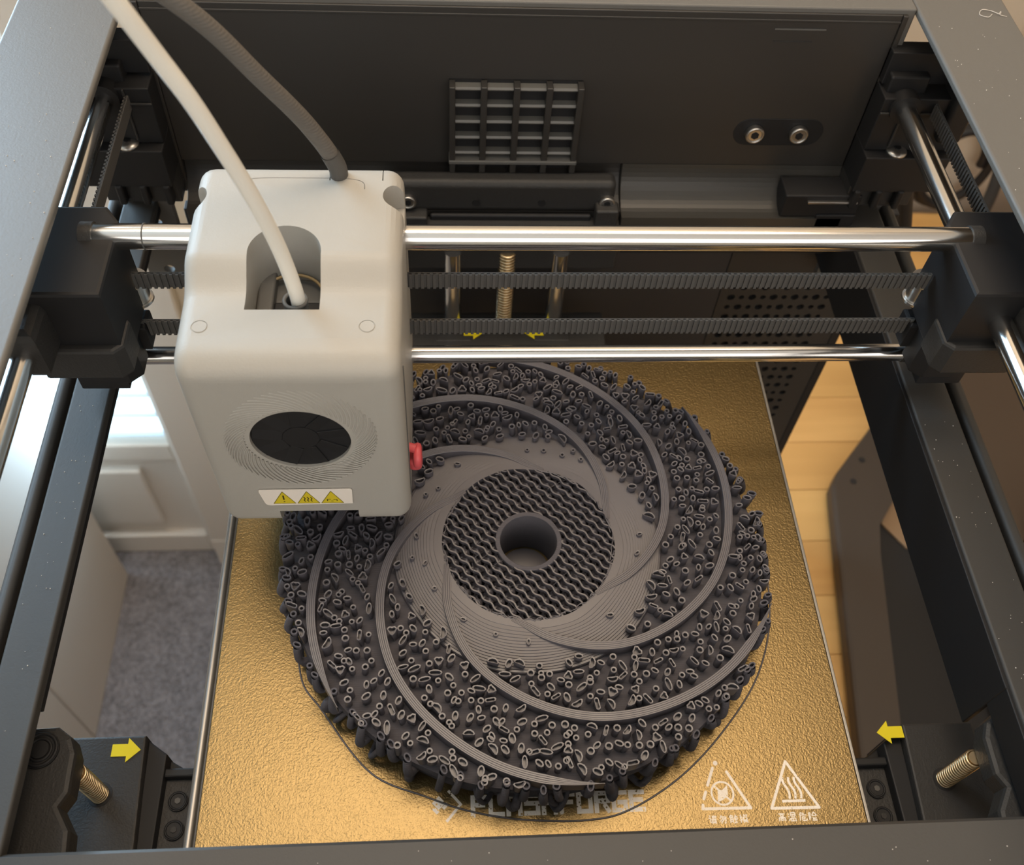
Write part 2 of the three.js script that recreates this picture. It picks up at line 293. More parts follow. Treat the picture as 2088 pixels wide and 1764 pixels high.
// ---------------------------------------------------------------- gantry: two carriages, two rods, pulleys
const gantry = thing('gantry', 'black carriage pair joined by two polished steel rods across the printer', 'gantry', null, [0, 52, -63]);
const G = (name, geos, mat, parent = gantry) => mesh(name, (Array.isArray(geos) ? geos : [geos]).map((g) => clean(g).translate(0, -52, 63)), mat, parent);
{
  G('rod', rod([-141.6, 111, -63], [149.5, 111, -63], 4.1, 48), M.chrome);
  G('rod', rod([-141.6, 52, -63], [149.5, 52, -63], 3.3, 48), M.chrome);
  for (const [y, r] of [[111, 4.1], [52, 3.3]]) for (const x of [-123.5]) G('rod_ring', torus(x, y, -63, r, 0.25, 'x'), M.grey);
  for (const [y, r] of [[111, 4.6], [52, 3.8]]) for (const x of [-141, 148.5]) G('rod_collar', disc(x, y, -63, r, 4, 'x'), M.dark);
  const blockL = [[-160, -75], [-137, -75], [-132, -68], [-132, -36], [-160, -36]];
  const flip = (pts) => pts.map(([x, z]) => [-x + 8, z]).reverse();
  for (const f of [(p) => p, flip]) {
    const left = f === blockL || f([[1, 0]])[0][0] === 1;
    G('carriage_block', [slab(f(blockL), 77, 113, 1.2), slab(f([[-160, -72], [-143, -72], [-143, -52], [-160, -52]]), 46, 78, 1), slab(f([[-150, -62], [-138, -62], [-135, -58], [-135, -50], [-139, -46], [-150, -46]]), 57, 78, 1)], M.black);
    G('bearing_housing', [slab(f([[-162, -70], [-150, -70], [-150, -23], [-162, -23]]), 89, 109, 3), slab(f([[-158, -50], [-134, -50], [-131, -46], [-131, -36], [-134, -33], [-158, -33]]), 76, 90, 1.2)], M.dark);
    const px = left ? [-138, -134] : [146, 142];
    for (const [k, z] of [[0, -52], [1, -66]]) G('pulley', [disc(px[k], 84, z, 4.2, 8, 'y', 24), disc(px[k], 88.6, z, 5, 1), disc(px[k], 79.4, z, 5, 1)], M.steel);
    G('pulley_bolt', [disc(px[0], 100, -50, 3.2, 24, 'y')], M.black);
    G('belt_clip', slab(f([[-139, -66], [-132, -66], [-132, -57], [-139, -57]]), 62, 74, 1), M.black);
  }
}
// belts
function belt(label, along, cx, cy, cz, len, h, toothSide) {
  const t = thing('drive_belt', label, 'belt', 'toothed belts moving the print head', [cx, cy, cz]);
  const q = (g) => (along === 'z' ? g.rotateY(PI / 2) : g);
  mesh('band', q(bx(-len / 2, len / 2, -h / 2, h / 2, -0.5, 0.5, 0.2)), M.rubber, t);
  const teeth = []; for (let i = 0; i < len / 2; i++) teeth.push(bx(-len / 2 + i * 2 + 0.3, -len / 2 + i * 2 + 1.3, -h / 2, h / 2, 0, 1.1, 0).translate(0, 0, toothSide > 0 ? 0 : -1.1));
  const m = mesh('teeth', q(mergeGeometries(teeth.map(clean))), M.rubber, t); m.userData.kind = 'stuff';
  return t;
}
belt('upper toothed black belt running between the two steel rods', 'x', 4, 94.6, -60, 270, 6.4, 1);
belt('lower toothed black belt just above the thinner steel rod', 'x', 4, 71.4, -60, 276, 6.8, 1);
belt('toothed black belt running beside the left side rod', 'z', -147.5, 97, -112, 84, 6, -1);
belt('toothed black belt running beside the right side rod', 'z', 167, 98, -112, 84, 6, -1);

// ---------------------------------------------------------------- print head
{
  const t = thing('print_head', 'pale grey plastic print head cover with round fan opening in front', 'print head', null, [-72.8, 36, -38]);
  const H = (name, geos, mat, parent = t, opt) => mesh(name, (Array.isArray(geos) ? geos : [geos]).map((g) => clean(g).translate(71.8, -36, 38)), mat, parent, opt);
  const prof = [[-77, 44], [-77, 122]];
  for (let i = 0; i <= 6; i++) { const a = PI - (i / 6) * PI / 2; prof.push([-70.5 + 6 * Math.cos(a), 124 + 6 * Math.sin(a)]); }
  for (let i = 0; i <= 8; i++) { const u = i / 8, s = u * u * (3 - 2 * u); prof.push([-38 + 13 * u, 129.6 - 6 * s]); }
  prof.push([-10, 123.2]);
  for (let i = 0; i <= 8; i++) { const a = PI / 2 - (i / 8) * PI / 2; prof.push([-8.2 + 8 * Math.cos(a), 115 + 8 * Math.sin(a)]); }
  prof.push([-0.4, 90], [-1.2, 58]);
  for (let i = 0; i <= 5; i++) { const a = -(i / 5) * PI / 2.4; prof.push([-7.2 + 6 * Math.cos(a), 40.5 + 6 * Math.sin(a)]); }
  prof.push([-20, 34.6], [-60, 34.6], [-66, 44]);
  let shell = new Brush(profileX(prof, -103.4, -40.2, 5, 5));
  const ev = new Evaluator(); ev.attributes = ['position', 'normal']; ev.useGroups = false;
  const cut = (g) => { g = clean(g); const b = new Brush(g); b.updateMatrixWorld(); shell.updateMatrixWorld(); shell = ev.evaluate(shell, b, SUBTRACTION); };
  // arched slot in the top
  const arch = new THREE.Shape(); arch.moveTo(-84.8, 20.4); arch.lineTo(-63.6, 20.4); arch.lineTo(-63.6, 37.5); arch.absarc(-74.2, 37.5, 10.6, 0, PI); arch.lineTo(-84.8, 20.4);
  cut(new THREE.ExtrudeGeometry(arch, { depth: 45, bevelEnabled: false, curveSegments: 24 }).rotateX(-PI / 2).translate(0, 95, 0));
  cut(disc(-72, 86.5, 0, 15.2, 14, 'z', 64));
  cut(disc(-104.5, 128, -61.5, 5.2, 30, 'y', 32)); cut(disc(-41.2, 128, -61.5, 5.2, 16, 'y', 32));
  cut(bx(-84.5, -58, 25, 43.5, -80, 5, 0)); 
  cut(bx(-80, -68, 100, 140, -90, -75.6, 0)); 
  for (const x of [-62.8, -46.6]) cut(bx(x - 0.15, x + 0.15, 126, 140, -80, -68, 0));
  for (const x of [-96.5, -49.8]) cut(new THREE.TorusGeometry(2.2, 0.18, 6, 32).rotateX(PI / 2).translate(x, 123.25, -14.2));
  // fine oval groove on the raised back part
  const gp = []; for (let i = 0; i <= 14; i++) { const a = PI - i / 14 * PI; gp.push([-71 + 19 * Math.sign(Math.cos(a)) * Math.pow(Math.abs(Math.cos(a)), 0.4), 129.97, -64 - 5 * Math.pow(Math.sin(a), 0.5)]); }
  const sg = shell.geometry; const m = H('shell', toCreasedNormals(clean(sg), 0.5), M.shell);
  H('groove_line', tube(gp, 0.1, 60, 5), M.grey);
  for (const x of [-96.5, -49.8]) H('screw_cover', disc(x, 122.9, -14.2, 2.0, 0.9, 'y', 28), M.shell);
  // fan set back in the opening
  H('fan', [disc(-72, 86.5, -2.6, 15.1, 1.6, 'z', 64)], M.black);
  H('fan_hub', disc(-72, 86.5, -1.8, 5.5, 0.5, 'z', 32), M.black);
  for (let i = 0; i < 9; i++) H('fan_blade', bx(-2.2, 2.2, 5.6, 14.6, -0.25, 0.25, 0.1).rotateY(0.12).rotateZ(i / 9 * 2 * PI).translate(-72, 86.5, -1.8), M.black);
  // swirl of fine ridges around the opening
  const ridges = [];
  for (let i = 0; i < 64; i++) { const p = []; for (let k = 0; k <= 7; k++) { const u = k / 7, r = 15.9 + u * (7.5 + 2 * Math.sin(i * 0.2)), a = i / 64 * 2 * PI + u * 0.62; p.push([-72 + r * Math.cos(a) * 1.06, 86.5 + r * Math.sin(a), -0.44 + 0.012 * (r * Math.sin(a)) * (Math.sin(a) > 0 ? 0.35 : 1) - 0.02 * u]); } ridges.push(tube(p, 0.3, 10, 5)); }
  H('swirl_ridges', ridges, M.shell);
  // inside of the arched slot: dark extruder body, pale liner, hose fitting
  H('extruder_body', [bx(-80, -63.8, 96, 110, -36, -20.6, 1)], M.black);
  H('extruder_side', [bx(-84.6, -79.6, 96, 112, -48, -20.6, 1)], M.grey);
  H('extruder_cover', [bx(-83, -65, 100, 108, -48, -36.4, 2)], M.grey);
  const ringPts = []; for (let i = 0; i <= 20; i++) { const a = i / 20 * PI; ringPts.push([-74.2 + 9.6 * Math.cos(a), 111, -36.6 - 9.6 * Math.sin(a)]); }
  H('liner_rim', tube([[-64.6, 111, -22], ...ringPts, [-83.8, 111, -22]], 0.5, 60, 6), std({ color: new THREE.Color(0.35, 0.25, 0.12), roughness: 0.5 }));
  H('hose_fitting', [new THREE.CylinderGeometry(3.4, 3.8, 8, 28, 1, true).translate(-71.2, 117, -26.3), torus(-71.2, 121, -26.3, 3.2, 0.6)], M.grey);
  // heat warning label
  const c = document.createElement('canvas'); c.width = 768; c.height = 256; const g = c.getContext('2d');
  g.fillStyle = '#efe6da'; g.fillRect(0, 0, 768, 256);
  for (let i = 0; i < 3; i++) {
    const x = 190 + i * 200; g.fillStyle = '#d8c22c'; g.strokeStyle = '#7d6f1c'; g.lineWidth = 7; g.lineJoin = 'round';
    g.beginPath(); g.moveTo(x, 30); g.lineTo(x + 92, 226); g.lineTo(x - 92, 226); g.closePath(); g.fill(); g.stroke();
    g.strokeStyle = '#3a3413'; g.fillStyle = '#3a3413'; g.lineWidth = 13; g.beginPath();
    if (i === 0) { g.moveTo(x, 92); g.lineTo(x, 165); g.moveTo(x, 188); g.lineTo(x, 200); }
    else if (i === 1) { g.lineWidth = 9; for (const d of [-28, 0, 28]) { g.moveTo(x + d - 5, 120); g.lineTo(x + d + 6, 150); g.lineTo(x + d - 5, 175); g.lineTo(x + d + 4, 200); } }
    else { g.lineWidth = 8; g.moveTo(x - 40, 195); g.lineTo(x - 40, 165); g.moveTo(x - 40, 165); g.lineTo(x - 10, 165); g.moveTo(x + 10, 170); g.lineTo(x + 40, 170); g.moveTo(x + 40, 170); g.lineTo(x + 40, 195); g.moveTo(x - 10, 195); g.lineTo(x + 10, 195); }
    g.stroke();
  }
  const ct = new THREE.CanvasTexture(c); ct.colorSpace = THREE.SRGBColorSpace;
  const ls = new THREE.Shape(); ls.moveTo(-89, 58); ls.lineTo(-60, 58); ls.quadraticCurveTo(-59, 58, -59, 57); ls.lineTo(-59.4, 49); ls.lineTo(-86.5, 48.4); ls.quadraticCurveTo(-88, 48.4, -88.4, 50); ls.lineTo(-89.4, 56.6); ls.quadraticCurveTo(-89.4, 58, -89, 58);
  const lg = clean(new THREE.ExtrudeGeometry(ls, { depth: 0.3, bevelEnabled: false }).translate(0, 0, -0.9)); { const p = lg.attributes.position, uv = lg.attributes.uv; for (let i = 0; i < p.count; i++) uv.setXY(i, (p.getX(i) + 89.4) / 30.4, (p.getY(i) - 48.4) / 9.6); }
  const lab = H('warning_label', lg, std({ map: ct, roughness: 0.45 }), t, { keepUV: true }); lab.userData.label = 'white sticker with three yellow warning triangles';
  // red silicone lever low on the right
  const lever = H('red_lever', [torus(-37.6, 56, -15, 3.0, 1.5, 'x').rotateZ(0), bx(-41, -36, 50, 56, -18, -12, 2), rod([-41, 60, -16], [-38, 60, -15], 1.6)], M.red); lever.userData.label = 'red rubber lever sticking out of the right side';
  // nozzle under the cover
  H('nozzle', [new THREE.CylinderGeometry(4, 4, 10, 20).translate(-71, 40, -42), new THREE.CylinderGeometry(3.4, 0.6, 8, 20).translate(-71, 30.5, -42)], M.brass);
  H('side_seam', rod([-40.1, 44, -7], [-40.1, 112, -9], 0.25, 6), M.grey);
}
{
  const hose = tag(mesh('filament_tube', tube([[-71.3, 112, -26.3], [-71.3, 118.5, -26.2], [-71.4, 125.4, -25.6], [-73.3, 142.9, -24.5], [-76.8, 162.1, -22.6], [-81.1, 179, -21], [-85.4, 193.7, -19.8], [-90.3, 207.1, -18.5], [-94.6, 219.3, -17], [-100, 232, -16], [-110, 252, -18]], 2.15, 90, 20), M.ptfe), 'white translucent plastic hose curving up from the print head', 'hose');
  const cab = thing('cable', 'grey sheathed cable bending up from the back of the print head', 'cable', null, [-61.2, 130, -70.5]);
  const cp = [[-61.2, 129, -70.6], [-61.2, 133, -70], [-63, 139.5, -69], [-67.8, 150.3, -67.5], [-71.5, 157.5, -66], [-78.6, 169.7, -63.3], [-87.4, 184.4, -60.8], [-95, 194.4, -58.5], [-106, 205, -57], [-125, 222, -58]].map(([x, y, z]) => [x + 61.2, y - 130, z + 70.5]);
  mesh('sheath', tube(cp, 2.6, 70, 16), std({ color: new THREE.Color(0.12, 0.108, 0.095), roughness: 0.65, bumpMap: layerBump, bumpScale: 0.0001 }), cab, { tile: 60 });
  mesh('strain_relief', tube(cp.slice(0, 3), 2.85, 16, 16), M.rubber, cab);
}

// ---------------------------------------------------------------- bed and build plate
{
  const bed = thing('heated_bed', 'dark heated bed base with a silver grey edge under the gold sheet', 'printer bed', null, [0, -14, 0]);
  mesh('bed_plate', bx(-111, 111, 9.5, 12.6, -111, 111, 0.4), M.grey, bed);
  mesh('edge_strip', rod([-112.4, 12.4, -111], [-112.4, 12.4, 111], 1.5, 16), M.edge, bed);
  mesh('edge_strip', bx(110.2, 111.4, 11, 13.4, -111, 111, 0.3), M.edge, bed);
  mesh('support_frame', [bx(-100, 100, -6, 9.5, -100, 100, 1)], M.black, bed);
  // z carriage at the back with two arrow stickers
  mesh('z_carriage', [bx(-46, 48, -14, -6.6, -150, -112, 1.2), bx(-34, -16, -40, -6.4, -148, -131, 1), bx(13, 31, -40, -6.4, -148, -131, 1)], M.dark, bed);
  const arrow = (dir) => slab([[-6, -3], [0, -3], [0, -6], [7, 0], [0, 6], [0, 3], [-6, 3]].map(([x, z]) => [x * dir, z]).sort(() => 0), 0, 0.25, 0);
  const a1 = mesh('arrow_sticker', arrow(1).scale(0.75, 1, 0.75).translate(-15.6, -6.3, -136.5), M.yellow, bed); a1.userData.label = 'yellow arrow sticker';
  const a2 = mesh('arrow_sticker', arrow(-1).scale(0.75, 1, 0.75).translate(13.6, -6.3, -136.5), M.yellow, bed); a2.userData.label = 'yellow arrow sticker';
}
{
  // printed artwork of the sheet: lettering, warning triangles and their captions, all worn
  const S = 2048, k = S / 220, c = document.createElement('canvas'), cm = document.createElement('canvas'); c.width = c.height = cm.width = cm.height = S;
  const g = c.getContext('2d'), gm = cm.getContext('2d');
  const GOLD = '#82704d'; g.fillStyle = GOLD; g.fillRect(0, 0, S, S); gm.fillStyle = 'rgb(0,88,255)'; gm.fillRect(0, 0, S, S);
  const X = (x) => (x + 110) * k, Y = (z) => (z + 110) * k;
  const both = (fn) => { g.fillStyle = g.strokeStyle = '#fff8ee'; fn(g); gm.fillStyle = gm.strokeStyle = 'rgb(0,150,20)'; fn(gm); };
  // the logo, block capitals
  const glyph = { F: '00 60|00 09|04 54', L: '00 09|09 69', A: '09 00|00 60|60 69|05 65', S: '60 00|00 04|04 64|64 69|69 09', H: '00 09|60 69|04 64', O: '00 60|60 69|69 09|09 00', R: '09 00|00 60|60 64|64 04|34 69', G: '60 00|00 09|09 69|69 65|65 35', E: '60 00|00 09|09 69|04 54' };
  const word = 'FLASHFORGE';
  both((q) => { q.lineWidth = 1.5 * k; q.lineCap = 'square'; q.lineJoin = 'miter'; [...word].forEach((ch, i) => { const x0 = -22 + i * 5.85; for (const s of glyph[ch].split('|')) { const [a, b] = s.split(' '); q.beginPath(); q.moveTo(X(x0 + +a[0] * 0.65 + 0.8), Y(84 + +a[1] * 0.62)); q.lineTo(X(x0 + +b[0] * 0.65 + 0.8), Y(84 + +b[1] * 0.62)); q.stroke(); } }); });
  // emblem left of the word: chevron and broken square
  both((q) => { q.lineWidth = 0.9 * k; q.beginPath(); q.moveTo(X(-29), Y(81.8)); q.lineTo(X(-25.2), Y(86)); q.lineTo(X(-29.6), Y(91)); q.stroke(); q.save(); q.translate(X(-32.4), Y(85.8)); q.rotate(PI / 4); q.fillRect(-1.9 * k, -1.9 * k, 3.2 * k, 3.2 * k); q.fillRect(1.4 * k, -2.2 * k, 1.1 * k, 2.2 * k); q.fillRect(-0.4 * k, 1.6 * k, 2.2 * k, 1.1 * k); q.restore(); });
  // warning triangles
  both((q) => {
    q.lineWidth = 0.95 * k; q.lineJoin = 'round'; q.lineCap = 'round';
    q.beginPath(); q.moveTo(X(78.4), Y(90.8)); q.lineTo(X(86.2), Y(75.6)); q.lineTo(X(94.6), Y(91)); q.closePath(); q.stroke();
    q.lineWidth = 0.8 * k; for (let i = 0; i < 3; i++) { const x = 84 + i * 2; q.beginPath(); q.moveTo(X(x), Y(81.2)); q.bezierCurveTo(X(x - 0.6), Y(83.6), X(x + 2.2), Y(84.6), X(x + 1.2), Y(87.6)); q.stroke(); }
    q.fillRect(X(82.4), Y(88.2), 8 * k, 0.9 * k);
    q.lineWidth = 0.95 * k; q.beginPath(); q.moveTo(X(65.2), Y(78.4)); q.lineTo(X(71.4), Y(90.4)); q.lineTo(X(55.2), Y(90.2)); q.stroke();
    q.beginPath(); q.moveTo(X(60.6), Y(77)); q.lineTo(X(58), Y(82.6)); q.moveTo(X(57), Y(84.8)); q.lineTo(X(56), Y(87)); q.moveTo(X(55.4), Y(89)); q.lineTo(X(55.2), Y(90.2)); q.stroke(); q.beginPath(); q.arc(X(61.8), Y(75.4), 0.8 * k, 0, 2 * PI); q.fill();
    q.lineWidth = 0.65 * k; q.beginPath(); q.arc(X(62.6), Y(85.4), 3.7 * k, 0, 2 * PI); q.stroke(); q.beginPath(); q.moveTo(X(60), Y(82.8)); q.lineTo(X(65.2), Y(88)); q.stroke();
    q.beginPath(); q.moveTo(X(60.6), Y(88.2)); q.lineTo(X(61.2), Y(84)); q.lineTo(X(62.6), Y(84.4)); q.lineTo(X(64.6), Y(82.8)); q.lineTo(X(64.4), Y(86.2)); q.lineTo(X(62.4), Y(87.6)); q.closePath(); q.fill();
  });
  // captions of four characters under each triangle, drawn stroke by stroke (grid of ten)
  const han = ['10 21|03 23|23 28|28 37|41 91|60 64|42 92|34 94|45 49|45 85|85 89|47 87|48 88', '30 14|22 82|82 79|79 68|53 17|73 29', '20 03|11 41|41 33|13 19|13 43|43 49|15 45|17 47|62 92|92 95|95 65|65 62|70 79|59 98', '10 19|03 33|07 35|41 91|50 52|80 82|43 83|83 86|86 46|46 43|37 97|67 49|67 99', '11 81|40 41|32 62|62 64|64 34|34 32|19 15|15 85|85 89|36 66|66 68|68 38|38 36', '01 12|04 15|09 26|30 80|80 84|84 34|34 30|32 82|36 86|36 39|56 59|86 89|29 99', '30 13|31 61|61 53|13 93|23 19|45 75|75 77|77 57|45 49|49 99|99 97', '01 21|21 14|14 26|26 17|01 09|60 34|60 94|44 84|46 58|66 68|86 78|39 99'];
  both((q) => { q.lineWidth = 0.36 * k; q.lineCap = 'butt'; han.forEach((h, i) => { const x0 = (i < 4 ? 56.6 : 80) + (i % 4) * 3.5, z0 = 92.4; for (const s of h.split('|')) { const [a, b] = s.split(' '); q.beginPath(); q.moveTo(X(x0 + +a[0] * 0.29), Y(z0 + +a[1] * 0.29)); q.lineTo(X(x0 + +b[0] * 0.29), Y(z0 + +b[1] * 0.29)); q.stroke(); } }); });
  // wear: flecks of gold over the print
  for (let i = 0; i < 900; i++) { const left = rnd() < 0.7, x = left ? rr(-36, 38) : rr(54, 96), z = rr(74, 96), r = left ? rr(0.06, 0.32) : rr(0.04, 0.16); g.fillStyle = GOLD; gm.fillStyle = 'rgb(0,88,255)'; for (const q of [g, gm]) { q.beginPath(); q.arc(X(x), Y(z), r * k, 0, 2 * PI); q.fill(); } }
  const map = new THREE.CanvasTexture(c); map.colorSpace = THREE.SRGBColorSpace; const mr = new THREE.CanvasTexture(cm);
  const bump = grainBump.clone(); bump.repeat.set(6.5, 6.5); bump.needsUpdate = true;
  const gold = std({ map, metalnessMap: mr, roughnessMap: mr, metalness: 1, roughness: 1, bumpMap: bump, bumpScale: 0.00007 });
  const sheet = new RoundedBoxGeometry(220, 1.1, 220, 2, 0.4).translate(0, -0.55, 0), q = clean(sheet), p = q.attributes.position, uv = q.attributes.uv;
  for (let i = 0; i < p.count; i++) uv.setXY(i, (p.getX(i) + 110) / 220, 1 - (p.getZ(i) + 110) / 220);
  tag(mesh('build_sheet', q, gold, null, { keepUV: true }), 'textured gold spring steel sheet with white print under the wheel', 'build plate');
}

// ---------------------------------------------------------------- printed wheel (unfinished: everything is cut at one height)
const WX = 0.5, WZ = 1.1, WH = 24;
{
  const t = thing('printed_wheel', 'unfinished dark grey 3D printed wheel with spiral ribs and hollow bristles', '3d print', null, [WX, 0, WZ]);
  const polar = (r, a, y) => [r * Math.cos(a), y, -r * Math.sin(a)];
  const FLOOR = 18.4;
  // surface of revolution from a profile, radius jittered by a slow wave
  function revolve(profile, segs = 200, wob = 0) {
    const pos = [], idx = [], n = profile.length;
    for (let i = 0; i <= segs; i++) { const a = i / segs * 2 * PI; profile.forEach(([r, y, w = 1], j) => { const k = r + wob * w * (Math.sin(a * 6 + 0.7 + j * 0.05) + 0.4 * Math.sin(a * 13 + j * 0.3)); pos.push(...polar(k, a, y)); }); }
    for (let i = 0; i < segs; i++) for (let j = 0; j < n - 1; j++) { const a = i * n + j, b = a + n; idx.push(a, b, a + 1, b, b + 1, a + 1); }
    return geo(pos, idx).toNonIndexed();
  }
  const flat = (g) => { g.deleteAttribute('normal'); g = g.index ? g.toNonIndexed() : g; g.computeVertexNormals(); return toCreasedNormals(g, 0.4); };
  // hub plate: stepped print layers falling gently from the lattice edge to the rim
  const pr = [[31, 4], [31, WH - 0.1]]; let y = WH - 0.1;
  for (let i = 0; i < 15; i++) { const r = 34 + 13.6 * Math.pow(i / 14, 0.85); pr.push([r, y - 0.03]); y -= 0.14 + 0.014 * i; pr.push([r + 0.1, y - 0.05]); }
  pr.push([48.4, y - 0.15], [48.7, y - 0.6], [48.7, FLOOR - 0.5]);
  mesh('hub_plate', flat(revolve(pr.reverse(), 240, 0.25)), M.plastic, t);
  mesh('floor_disc', flat(revolve([[48, FLOOR + 0.3], [60, FLOOR + 0.2], [72, FLOOR], [83, FLOOR], [86, FLOOR - 1], [86.4, FLOOR - 4], [84.6, 8], [83, 4], [83.6, 0.2], [31, 0.2]].reverse(), 200, 0.15)), M.layered, t);
  // bore
  mesh('center_bore', flat(revolve([[10.3, 0.2], [10.3, WH - 0.2], [10.5, WH], [11.8, WH], [12, WH - 0.2], [12, 4]].reverse(), 96)), M.layered, t);
  mesh('infill_floor', flat(revolve([[12, 5], [31, 5]].reverse(), 64)), M.plastic, t);
  mesh('bore_floor', flat(revolve([[0.01, 1], [9.2, 1], [9.6, 0.2]].reverse(), 48)), M.plastic, t);
  // gyroid infill: level set of the gyroid, meshed by marching tetrahedra, doubled into a thin sheet, lines on top
  {
    const k = 1.14, c45 = Math.SQRT1_2, step = 0.55, N = Math.ceil(62 / step), K = 14;
    const f = (x, yy, z) => { const u = (x + z) * c45 * k, v = (z - x) * c45 * k, w = (yy - WH + 0.2) * k; return Math.sin(u) * Math.cos(v) + Math.sin(v) * Math.cos(w) + Math.sin(w) * Math.cos(u); };
    const val = new Float32Array((N + 1) * (N + 1) * (K + 1)), id = (i, j, l) => (l * (N + 1) + j) * (N + 1) + i;
    const X = (i) => -31 + i * step, Yv = (l) => WH - 1.5 - l * 0.7;
    for (let l = 0; l <= K; l++) for (let j = 0; j <= N; j++) for (let i = 0; i <= N; i++) val[id(i, j, l)] = f(X(i), Yv(l), X(j));
    const tets = [[0, 5, 1, 6], [0, 1, 2, 6], [0, 2, 3, 6], [0, 3, 7, 6], [0, 7, 4, 6], [0, 4, 5, 6]], cor = [[0, 0, 0], [1, 0, 0], [1, 1, 0], [0, 1, 0], [0, 0, 1], [1, 0, 1], [1, 1, 1], [0, 1, 1]];
    const pos = [];
    for (let l = 0; l < K; l++) for (let j = 0; j < N; j++) for (let i = 0; i < N; i++) {
      const r = Math.hypot(X(i) + step / 2, X(j) + step / 2); if (r > 31 || r < 11.8) continue;
      const P8 = cor.map(([a, b, c2]) => [X(i + a), Yv(l + c2), X(j + b), val[id(i + a, j + b, l + c2)]]);
      for (const T of tets) {
        const q = T.map((e) => P8[e]), neg = q.filter((e) => e[3] < 0), pp = q.filter((e) => e[3] >= 0); if (!neg.length || !pp.length) continue;
        const mid = (a, b) => { const s = a[3] / (a[3] - b[3]); return [a[0] + (b[0] - a[0]) * s, a[1] + (b[1] - a[1]) * s, a[2] + (b[2] - a[2]) * s]; };
        if (neg.length === 1 || pp.length === 1) { const one = neg.length === 1 ? neg[0] : pp[0], rest = neg.length === 1 ? pp : neg; pos.push(...mid(one, rest[0]), ...mid(one, rest[1]), ...mid(one, rest[2])); }
        else { const a = mid(neg[0], pp[0]), b = mid(neg[0], pp[1]), c2 = mid(neg[1], pp[1]), d = mid(neg[1], pp[0]); pos.push(...a, ...b, ...c2, ...a, ...c2, ...d); }
      }
    }
    const g = new THREE.BufferGeometry(); g.setAttribute('position', new THREE.Float32BufferAttribute(pos, 3));
    const nor = new Float32Array(pos.length), e = 0.01;
    for (let i = 0; i < pos.length; i += 3) { const [x, yy, z] = [pos[i], pos[i + 1], pos[i + 2]]; let d = [f(x + e, yy, z) - f(x - e, yy, z), f(x, yy + e, z) - f(x, yy - e, z), f(x, yy, z + e) - f(x, yy, z - e)]; const L = Math.hypot(...d); for (let q = 0; q < 3; q++) nor[i + q] = d[q] / L; }
    for (let i = 0; i < pos.length; i += 9) {      // wind every triangle along its normal
      const a = V(pos[i], pos[i + 1], pos[i + 2]), b = V(pos[i + 3], pos[i + 4], pos[i + 5]), c2 = V(pos[i + 6], pos[i + 7], pos[i + 8]);
      if (b.clone().sub(a).cross(c2.clone().sub(a)).dot(V(nor[i], nor[i + 1], nor[i + 2])) < 0) for (let q = 0; q < 3; q++) { [pos[i + 3 + q], pos[i + 6 + q]] = [pos[i + 6 + q], pos[i + 3 + q]]; [nor[i + 3 + q], nor[i + 6 + q]] = [nor[i + 6 + q], nor[i + 3 + q]]; }
    }
    const two = []; for (const s of [1, -1]) { const p2 = new Float32Array(pos.length), n2 = new Float32Array(pos.length); for (let i = 0; i < pos.length; i += 9) for (let v2 = 0; v2 < 3; v2++) { const src = i + 3 * (s > 0 ? v2 : 2 - v2), dst = i + 3 * v2; for (let q = 0; q < 3; q++) { p2[dst + q] = pos[src + q] + s * 0.18 * nor[src + q]; n2[dst + q] = s * nor[src + q]; } } const h = new THREE.BufferGeometry(); h.setAttribute('position', new THREE.BufferAttribute(p2, 3)); h.setAttribute('normal', new THREE.BufferAttribute(n2, 3)); two.push(h); }
    mesh('gyroid_infill', two, M.plastic, t);
    // top strands of the infill
    for (let m = -12; m <= 12; m++) {
      let run = []; const runs = [];
      for (let u = -31; u <= 31; u += 0.35) { const v = (-Math.atan(0.5 * Math.sin(u * k)) + m * PI) / k, x = (u - v) * c45, z = (u + v) * c45, r = Math.hypot(x, z); if (r < 31.4 && r > 11.6) run.push([x, z]); else if (run.length) { runs.push(run); run = []; } }
      if (run.length) runs.push(run);
      for (const q of runs) { if (q.length < 4) continue; const L = [], R = []; q.forEach(([x, z], i) => { const [x2, z2] = q[Math.min(i + 1, q.length - 1)], [x1, z1] = q[Math.max(i - 1, 0)]; let dx = x2 - x1, dz = z2 - z1; const l = Math.hypot(dx, dz); dx /= l; dz /= l; L.push([x - dz * 0.28, z + dx * 0.28]); R.push([x + dz * 0.28, z - dx * 0.28]); });
        const ps = [], ix = []; L.forEach((_, i) => { for (const [pt, yy] of [[L[i], WH - 1.7], [L[i], WH - 0.05], [R[i], WH - 0.05], [R[i], WH - 1.7]]) ps.push(pt[0], yy, pt[1]); if (i) { const a = 4 * (i - 1), b = 4 * i; for (let s = 0; s < 3; s++) ix.push(a + s, a + s + 1, b + s, b + s, a + s + 1, b + s + 1); } });
        const gg = geo(ps, ix).toNonIndexed(); gg.computeVertexNormals(); mesh('infill_line', gg, M.plastic, t); }
    }
    // stray hairs across the lattice
    for (let i = 0; i < 16; i++) { const a = rr(0, 2 * PI), r = rr(13, 24), dir = rnd() < 0.6 ? -0.6 + rr(-0.2, 0.2) : rr(0, PI), l = rr(3, 9), x = r * Math.cos(a), z = r * Math.sin(a); mesh('stray_strand', tube([[x, WH, z], [x + l / 2 * Math.cos(dir), WH + rr(0.1, 0.6), z + l / 2 * Math.sin(dir)], [x + l * Math.cos(dir), WH - 0.1, z + l * Math.sin(dir)]], 0.07, 8, 4), M.plastic, t); }
  }
